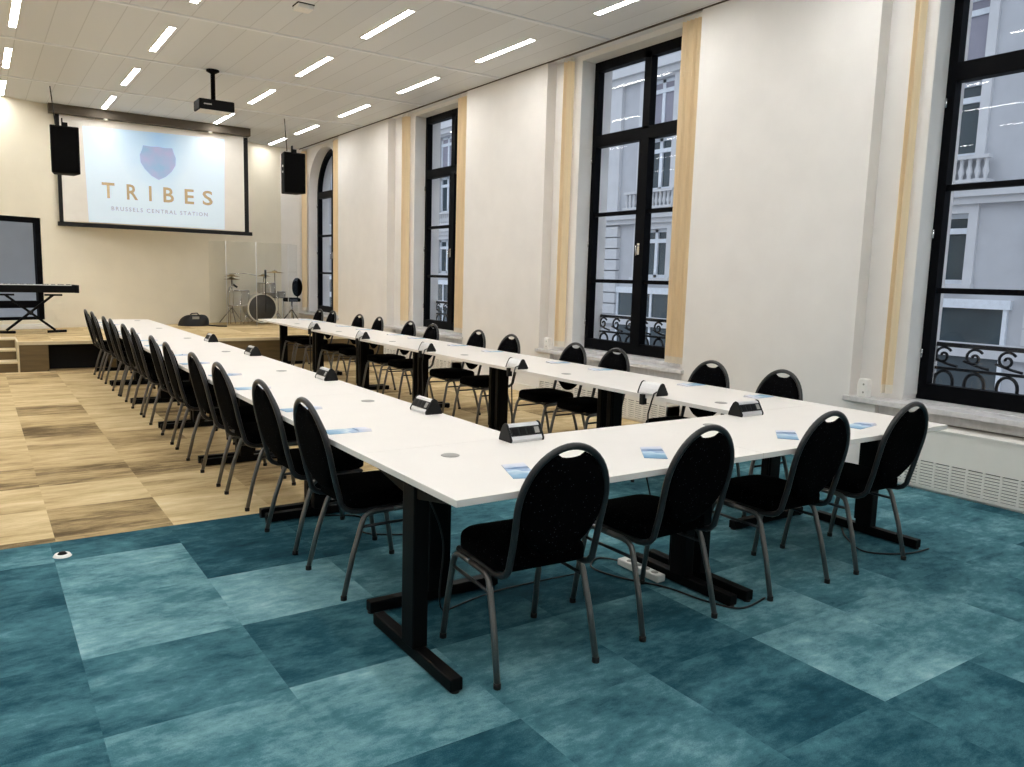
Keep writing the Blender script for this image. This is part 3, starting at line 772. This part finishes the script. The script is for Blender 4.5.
# ------------------------------------------------------------------ leaflets
def make_leaf(label, group):
    r = tag(empty('leaflet'), label, 'leaflet', group)
    b = MB(); b.box(-.105, .105, -.05, .05, 0, .0022); b.build('cover', M_leaf, r)
    b = MB(); b.prism([(-.05, .0024), (.05, .0024), (.05, .004), (-.04, .012)], 'yz', .04, .104); b.build('raised_fold', M_leaf, r)
    return r
GL = 'blue leaflets on the tables'
LF = make_leaf('blue and white leaflet before the chair nearest the viewer on the cross tables', GL); LF.location = (1.73, 2.46, zt); LF.rotation_euler = (0, 0, 1.2)
for (x, y, a, t) in ((2.45, 2.46, .9, 'second'), (3.37, 2.45, .7, 'third'), (3.99, 2.44, .15, 'rightmost')):
    dup(LF, (x, y, zt), a, 'blue and white leaflet on the cross tables before the %s chair from the left' % t if t != 'rightmost' else 'blue and white leaflet on the cross tables before the rightmost chair')
for k, y in enumerate(LY):
    dup(LF, (1.45+random.uniform(-.015, .015), y+random.uniform(-.03, .06), zt), random.uniform(-.12, .12), 'blue and white leaflet, left table row, before the %s chair from the near end' % ORD[k])
for k, y in enumerate(RY):
    dup(LF, (4.375+random.uniform(-.015, .015), y+random.uniform(-.03, .06), zt), PI+random.uniform(-.15, .15), 'blue and white leaflet, window-side row, before the %s chair from the near end' % ORD[k])

# ------------------------------------------------------------------ cables and small things on the carpet
def cable(name, pts, label, rad=.005, m=M_cord):
    P = [Vector(q) for q in pts]; out = []
    for i in range(len(P)-1):
        p0, p1, p2, p3 = P[max(i-1, 0)], P[i], P[i+1], P[min(i+2, len(P)-1)]
        for k in range(8):
            t = k/8; out.append(.5*((2*p1)+(p2-p0)*t+(2*p0-5*p1+4*p2-p3)*t*t+(3*p1-p0-3*p2+p3)*t**3))
    out.append(P[-1])
    for q in out: q.z = max(q.z, rad)
    mb_ = MB(); mb_.tube(out, rad, 6); o = mb_.build(name, m)
    return tag(o, label, 'cable')
cable('power_cable', [(4.40, 2.75, .006), (4.25, 2.62, .006), (4.12, 2.42, .006), (4.30, 2.28, .006), (4.50, 2.26, .006)], 'thin black cable looped on teal carpet beside the right table foot')
cable('power_cable', [(2.77, 2.97, .02), (2.72, 3.1, .006), (2.6, 3.02, .006), (2.62, 2.85, .006), (2.74, 2.62, .006), (2.78, 2.42, .006), (2.86, 2.26, .006), (3.06, 2.28, .006)], 'black cable running from the white power strip past the middle table feet')
cable('power_cable', [(1.45, 2.82, .70), (1.55, 2.86, .55), (1.62, 2.86, .35), (1.66, 2.92, .01), (2.0, 3.0, .006), (2.5, 2.98, .006)], 'black cable dropping under the near left corner table', .004)
cable('extension_cable', [(1.75, 4.9, .006), (1.65, 4.6, .006), (1.9, 4.4, .006), (1.8, 4.1, .006), (2.1, 3.9, .006)], 'black cable coiled on the carpet under the left table row')
ps = tag(empty('power_strip', (2.772, 2.83, .002)), 'white power strip lying by the foot of the middle table legs', 'power strip')
b = MB(); b.box(-.028, .028, -.15, .15, 0, .038); b.build('housing', M_whiteplastic, ps, bevel=.007)
for y in (-.10, -.04, .02, .08):
    b = MB(); b.lathe([(0, .0395), (.018, .0395), (.02, .0375)], (0, y, 0), 12); b.build('socket', M_grey, ps)
fs_ = tag(empty('floor_socket', (.31, 4.525, 0)), 'small round white floor socket with black centre in the teal carpet', 'floor socket')
b = MB(); b.lathe([(.022, .002), (.024, .012), (.036, .012), (.044, .0), ], (0, 0, 0), 20); b.build('rim', M_whiteplastic, fs_)
b = MB(); b.lathe([(0, .024), (.014, .022), (.022, .013), (.0235, .006)], (0, 0, 0), 20); b.build('cap', M_socket, fs_)

# ------------------------------------------------------------------ on the stage: keyboard, bag, drums, shield
kb = tag(empty('stage_piano', (.64, 14.55, 1.03), PI+.10), 'black electronic keyboard lying on the black folding stand', 'keyboard')
b = MB(); b.box(-.75, .65, -.15, .17, .03, .14); b.box(-.75, -.69, -.16, .18, .028, .155); b.box(.59, .66, -.16, .18, .028, .155); b.build('body', M_speaker, kb, bevel=.008)
b = MB(); b.box(-.68, .58, -.148, -.01, .14, .152); b.build('white_keys', M_whiteplastic, kb)
b = MB()
for i in range(40):
    if i % 7 in (2, 6): continue
    x = -.66+i*.0308; b.box(x, x+.012, -.10, -.01, .152, .16)
b.build('black_keys', M_socket, kb)
b = MB(); b.box(-.30, -.12, .03, .10, .1405, .143); b.build('display', M_grey, kb)
b = MB(); b.box(.34, .50, .1705, .173, .07, .10); b.build('back_label', M_lampframe, kb)
ks = tag(empty('keyboard_stand', (.72, 14.55, ZS), .10), 'black crossed-leg stand carrying the electronic keyboard on the stage', 'stand')
for s, yy in ((1, -.03), (-1, .03)):
    b = MB(); b.obox((0, yy, .32), .86, .03, .035, 0, s*.70); lg = b.build('leg', M_black, ks)
    b = MB(); b.obox((s*.36, 0, .02), .30, .035, .04, s*.35); b.build('foot', M_black, lg, bevel=.006)
    b = MB(); b.obox((-s*.33, 0, .60), .25, .03, .03, 0); b.build('top_bar', M_black, lg)
b = MB(); b.lathe([(0, -.06), (.035, -.06), (.035, .06), (0, .06)], (0, 0, .32), 12, 'y'); b.build('pivot', M_plastic, ks)

bg = tag(empty('equipment_bag', (3.46, 15.9, ZS)), 'black soft bag slumped on the stage floor left of the drums', 'bag')
vs = []; fs = []
nu, nv = 18, 9
for j in range(nv):
    ph = PI/2*j/(nv-1)
    for i in range(nu):
        a = 2*PI*i/nu; rx = .27*(1+.12*math.sin(3*a)); ry = .20*(1+.1*math.cos(2*a))
        k = math.cos(ph)**.6 if j < nv-1 else 0
        vs.append((rx*k*math.cos(a)+(.04*math.sin(ph)), ry*k*math.sin(a), .21*math.sin(ph)**.9*(1+.15*math.sin(2*a+1)*math.cos(ph))))
for j in range(nv-1):
    for i in range(nu): fs.append((j*nu+i, j*nu+(i+1) % nu, (j+1)*nu+(i+1) % nu, (j+1)*nu+i))
b = MB(); b.add(vs, fs, True); b.build('body', M_bag, bg)
b = MB(); b.tube([(-.12, -.12, .17), (-.08, -.16, .24), (.02, -.17, .25), (.08, -.14, .18)], .012, 6); b.build('handle', M_bag, bg)
b = MB(); b.obox((.0, -.155, .16), .12, .02, .05); b.build('pale_patch', M_grey, bg)
b = MB(); b.tube([(.2, -.1, .02), (.30, -.2, .014), (.36, -.34, .014), (.5, -.42, .014)], .014, 6); b.build('loose_strap', M_bag, bg)

sd = tag(empty('drum_shield', (0, 15.55, ZS)), 'clear folding acrylic screen standing around the drum kit', 'drum shield')
pts_ = [(3.80, .55), (3.99, .02), (4.545, -.02), (5.17, -.02), (5.50, .40)]
for (ax, ay), (bx, by) in zip(pts_[:-1], pts_[1:]):
    L_ = math.hypot(bx-ax, by-ay); b = MB(); b.obox(((ax+bx)/2, (ay+by)/2, .82), L_-.012, .008, 1.60, math.atan2(by-ay, bx-ax)); b.build('panel', M_acrylic, sd)
for (ax, ay) in pts_[1:-1]:
    b = MB(); b.tube([(ax, ay, .02), (ax, ay, 1.62)], .006, 6); b.build('hinge', M_silver, sd)

DY = 16.25
dk = tag(empty('drum_kit', (0, DY, ZS)), 'silver drum kit with dark bass drum head behind the clear screen', 'drum kit')
zc = .32
b = MB(); b.lathe([(.285, -.0), (.285, .40), (0, .40)], (4.87, 0, zc), 36, 'y'); bd = b.build('bass_drum', M_drumshell, dk)
b = MB(); b.lathe([(0, -.004), (.275, -.004), (.28, .0)], (4.87, 0, zc), 36, 'y'); b.build('front_head', M_drumhead, bd)
b = MB(); b.lathe([(.277, -.02), (.305, -.02), (.305, .03), (.277, .03), (.277, -.02)], (4.87, 0, zc), 36, 'y'); b.build('hoop', M_skin, bd)
b = MB()
for s in (-1, 1): b.tube([(4.87+s*.26, .05, zc), (4.87+s*.40, -.06, 0.01)], .012, 6)
b.build('spur', M_chrome, bd)
def drum(x, y, z, r_, h, tilt_name, legs):
    b = MB(); b.lathe([(0, 0), (r_, 0), (r_, h), (0, h)], (x, y, z), 28, smooth=False); d_ = b.build(tilt_name, M_drumshell, dk)
    b = MB()
    for zz in (z, z+h-.02): b.lathe([(r_, zz), (r_+.012, zz), (r_+.012, zz+.022), (r_, zz+.022)], (x, y, 0), 28)
    b.build('rim', M_chrome, d_)
    b = MB(); b.lathe([(0, z+h+.003), (r_-.002, z+h+.003), (r_, z+h)], (x, y, 0), 28); b.build('skin', M_skin, d_)
    b = MB()
    for k in range(8):
        a = 2*PI*k/8; b.tube([(x+(r_+.012)*math.cos(a), y+(r_+.012)*math.sin(a), z+.03), (x+(r_+.012)*math.cos(a), y+(r_+.012)*math.sin(a), z+h-.02)], .006, 5)
    b.build('tension_rods', M_chrome, d_)
    if legs:
        b = MB()
        for k in range(3):
            a = 2*PI*k/3+.4; b.tube([(x+(r_+.015)*math.cos(a), y+(r_+.015)*math.sin(a), z+.15), (x+(r_+.02)*math.cos(a), y+(r_+.02)*math.sin(a), 0)], .008, 6)
        b.build('legs', M_chrome, d_)
drum(4.44, .15, .36, .20, .32, 'floor_tom', True)
drum(4.99, .10, .62, .17, .22, 'rack_tom', False)
drum(5.30, .45, .52, .18, .14, 'snare_drum', True)
def cym(x, y, z, r_):
    b = MB(); b.tube([(x, y, .2), (x, y, z+.05)], .010, 8)
    for k in range(3):
        a = 2*PI*k/3+.5; b.tube([(x, y, .32), (x+.26*math.cos(a), y+.26*math.sin(a), .01)], .009, 6)
    s_ = b.build('cymbal_stand', M_chrome, dk)
    b = MB(); b.lathe([(0, z+.035), (.04, z+.03), (.06, z+.012), (r_, z-.01), (r_, z-.014), (.06, z+.008), (0, z+.02)], (x, y, 0), 28); b.build('cymbal', M_brass, s_)
cym(5.21, .25, 1.06, .19); cym(4.36, .35, .96, .16); cym(4.36, .35, .90, .16); cym(5.05, .5, .98, .14)
b = MB(); b.tube([(4.91, -.1, .25), (4.91, -.1, .92), (4.915, -.08, .98)], .009, 6); ms = b.build('microphone_stand', M_black, dk)
b = MB(); b.tube([(4.915, -.08, .93), (4.92, -.06, 1.10)], .022, 8); b.build('microphone', M_plastic, ms)
b = MB(); b.tube([(4.22, -.05, .01), (4.2, -.05, .72), (4.30, -.05, .80)], .009, 6); ms = b.build('microphone_stand', M_chrome, dk)
b = MB(); b.tube([(4.28, -.05, .79), (4.36, -.05, .74)], .02, 8); b.build('microphone', M_plastic, ms)
b = MB(); b.tube([(4.50, -.06, 1.02), (4.75, -.05, .98)], .008, 6); b.tube([(4.22, .0, 1.0), (4.50, -.06, 1.02)], .008, 6); b.build('boom_arm', M_chrome, dk)

stl = tag(empty('drum_throne', (5.50, 16.3, ZS), -1.05), 'black padded stool with oval backrest at the right of the drums', 'stool')
b = MB(); b.lathe([(0, .46), (.17, .46), (.18, .48), (.18, .52), (.15, .54), (0, .545)], (0, 0, 0), 24); b.build('seat', M_fab, stl)
b = MB()
b.lathe([(0, -.03), (.11, -.03), (.13, -.015), (.13, .01), (.11, .025), (0, .025)], (0, 0, 0), 24, 'y')
b.v = [(x, y+.17, z*1.5+.76) for x, y, z in b.v]; b.build('backrest', M_fab, stl)
b = MB(); b.tube([(0, .06, .47), (0, .17, .50), (0, .19, .70)], .012, 6); b.build('back_post', M_black, stl)
b = MB(); b.tube([(0, 0, .12), (0, 0, .46)], .018, 8); b.build('column', M_chrome, stl)
for k in range(3):
    a = 2*PI*k/3; b = MB(); b.tube([(0, 0, .30), (.24*math.cos(a), .24*math.sin(a), .012)], .012, 6); b.build('leg', M_black, stl)

# ------------------------------------------------------------------ outside: street, facade, railings
b = MB(); b.box(6.62, 26, -8, 60, -3.8, -3.6)
tag(b.build('ground', M_road), 'grey street far below the windows', kind='structure')
XFc = 14.5
fc = tag(empty('apartment_building', (XFc, 0, -3.6)), 'pale stuccoed building with balconies across the street', 'building')
zo = 3.6
bays = [-.15+3.65*k for k in range(-1, 13)]       # near edge of each window
wdt = 1.05
rows = [(1.62, 2.85), (3.83, 5.12), (5.42, 6.55), (7.6, 9.4)]
w = MB(); 
prev = -8.0
for y in bays:
    w.box(0, .6, prev, y, 0, 14); prev = y+wdt
    zz = -3.6
    for (a, b2) in rows:
        w.box(0, .6, y, y+wdt, zz+zo, a+zo); zz = b2
    w.box(0, .6, y, y+wdt, zz+zo, 14)
w.box(0, .6, prev, 60, 0, 14)
w.build('facade_wall', M_stucco, fc)
w = MB()
w.box(-.22, 0, -8, 60, 3.12+zo, 3.34+zo); w.box(-.14, 0, -8, 60, 3.0+zo, 3.12+zo); w.box(-.30, 0, -8, 60, 6.75+zo, 6.95+zo); w.box(-.18, 0, -8, 60, 6.6+zo, 6.75+zo)
w.box(-.10, 0, -8, 60, .35+zo, .6+zo)
w.build('cornice', M_stucco2, fc)
for y in bays:
    w = MB()
    w.box(-.10, 0, y+1.85, y+2.50, 3.34+zo, 6.6+zo)
    for k in range(8):
        z = .62+k*.295; w.box(-.12, 0, y+1.78, y+2.57, z+zo, z+.265+zo)
    w.build('pilaster', M_stucco2, fc)
    sg = MB(); sg.box(-.03, -.015, y-.75, y+1.70, -.5+zo, 1.22+zo); so_ = sg.build('shop_window', M_fpane, fc)
    sg = MB()
    for yy in (y-.80, y+.42, y+1.70): sg.box(-.06, 0, yy, yy+.07, -.5+zo, 1.22+zo)
    sg.box(-.09, 0, y-.85, y+1.8, 1.20+zo, 1.36+zo); sg.build('shop_frame', M_fframe, so_)
    w = MB()
    for (a, b2) in rows:
        w.box(-.06, .0, y-.16, y, a-.02+zo, b2+.16+zo); w.box(-.06, .0, y+wdt, y+wdt+.16, a-.02+zo, b2+.16+zo); w.box(-.06, 0, y, y+wdt, b2+zo, b2+.16+zo); w.box(-.12, 0, y-.2, y+wdt+.2, b2+.16+zo, b2+.24+zo)
        w.box(-.14, .1, y-.18, y+wdt+.18, a-.09+zo, a+zo)
    w.build('window_surround', M_stucco2, fc)
    for r_i, (a, b2) in enumerate(rows):
        fr_ = MB(); t = .075
        fr_.box(.12, .2, y, y+t, a+zo, b2+zo); fr_.box(.12, .2, y+wdt-t, y+wdt, a+zo, b2+zo); fr_.box(.12, .2, y, y+wdt, b2-t+zo, b2+zo); fr_.box(.12, .2, y, y+wdt, a+zo, a+t+zo)
        fr_.box(.12, .2, y+wdt/2-.05, y+wdt/2+.05, a+zo, b2+zo)
        zb_ = a+(b2-a)*.76; fr_.box(.11, .2, y, y+wdt, zb_-.05+zo, zb_+.05+zo)
        fo = fr_.build('window_frame', M_fframe, fc)
        g = MB()
        if r_i == 2: g.box(.15, .17, y, y+wdt, a+zo, b2+zo)
        else: g.box(.17, .18, y, y+wdt, a+zo, b2+zo)
        g.build('window_pane' if r_i != 2 else 'roller_shutter', M_fpane if r_i != 2 else M_shutter, fo)
    bl = MB()
    bl.box(-.32, 0, y-.35, y+wdt+.35, 3.34+zo, 3.40+zo); bl.box(-.30, -.14, y-.35, y+wdt+.35, 3.74+zo, 3.80+zo)
    bo = bl.build('balcony', M_stucco2, fc)
    bu = MB()
    for k in range(13):
        yy = y-.29+k*(wdt+.58)/12; bu.lathe([(.035, 3.40+zo), (.03, 3.45+zo), (.055, 3.53+zo), (.03, 3.64+zo), (.04, 3.74+zo)], (-.22, yy, 0), 8)
    bu.build('balusters', M_stucco2, bo)
# neighbouring wall behind the stage window
b = MB(); b.box(-7, 3.4, 18.6, 19.0, -3.6, 7)
nw = tag(b.build('courtyard_wall', M_stucco), 'pale courtyard wall seen through the window behind the keyboard', 'outside wall')
# iron railings outside the windows
def railing(o0, o1, label):
    r = tag(empty('window_railing', (6.60, (o0+o1)/2, .66)), label, 'railing', 'iron railings outside the windows')
    hw = (o1-o0)/2+.05
    b = MB(); b.box(-.015, .015, -hw, hw, .375, .41); b.box(-.012, .012, -hw, hw, .185, .208); b.box(-.010, .010, -hw, hw, .0, .012); b.build('rails', M_iron, r)
    n = int(2*hw/.24); h = MB(); s = MB()
    for k in range(n):
        y = -hw+.12+k*(2*hw-.0)/n
        h.tube([(0, y-.075, .01), (0, y-.075, .09)] + [(0, y-.075*math.cos(PI*i/10), .09+.085*math.sin(PI*i/10)) for i in range(1, 10)] + [(0, y+.075, .09), (0, y+.075, .01)], .013, 6)
        sp = []
        for i in range(22):
            a = i*.42; rr_ = .012+.0030*i; sp.append((0, y+.02+rr_*math.cos(a), .30+rr_*math.sin(a)))
        s.tube(sp, .011, 6)
        s.tube([(0, y-.10, .22), (0, y-.02, .235), (0, y+.10, .27)], .011, 6)
    h.build('hoops', M_iron, r); s.build('scrolls', M_iron, r)
for k, t in enumerate(('nearest window', 'middle window', 'third window')):
    railing(OPEN[k][0], OPEN[k][1], 'wrought iron railing with scrolls outside the %s' % t)

# ------------------------------------------------------------------ sky
wd = bpy.data.worlds.new('overcast'); SC.world = wd; wd.use_nodes = True
N = wd.node_tree.nodes; L = wd.node_tree.links
bgn = N['Background']
tc = N.new('ShaderNodeTexCoord'); sp = N.new('ShaderNodeSeparateXYZ'); L.new(tc.outputs['Generated'], sp.inputs[0])
cr = N.new('ShaderNodeValToRGB'); cr.color_ramp.elements[0].position = .0; cr.color_ramp.elements[0].color = (.60, .64, .70, 1)
cr.color_ramp.elements[1].position = .6; cr.color_ramp.elements[1].color = (.84, .91, 1.0, 1)
L.new(sp.outputs['Z'], cr.inputs['Fac']); L.new(cr.outputs['Color'], bgn.inputs['Color'])
bgn.inputs['Strength'].default_value = 1.45

# ------------------------------------------------------------------ camera
yaw, pitch, roll = math.radians(34.36), math.radians(-7.58), math.radians(1.65)
F = Vector((math.sin(yaw)*math.cos(pitch), math.cos(yaw)*math.cos(pitch), math.sin(pitch)))
R0 = Vector((math.cos(yaw), -math.sin(yaw), 0)); U0 = R0.cross(F)
R = R0*math.cos(roll)+U0*math.sin(roll); Uv = U0*math.cos(roll)-R0*math.sin(roll)
cam = bpy.data.cameras.new('camera'); co = bpy.data.objects.new('camera', cam); COL.objects.link(co)
cam.sensor_width = 36; cam.lens = 787.5/1024*36; cam.clip_start = .05; cam.clip_end = 200
co.matrix_world = Matrix(((R.x, Uv.x, -F.x, 0), (R.y, Uv.y, -F.y, 0), (R.z, Uv.z, -F.z, 1.487), (0, 0, 0, 1)))
SC.camera = co

vs_ = SC.view_settings
vs_.view_transform = 'Standard'; vs_.look = 'None'; vs_.gamma = 1; vs_.use_curve_mapping = False
vs_.exposure = 0.0
SC.cycles.use_denoising = True
SC.cycles.max_bounces = 10; SC.cycles.diffuse_bounces = 6; SC.cycles.transparent_max_bounces = 12
SC.cycles.sample_clamp_indirect = 6
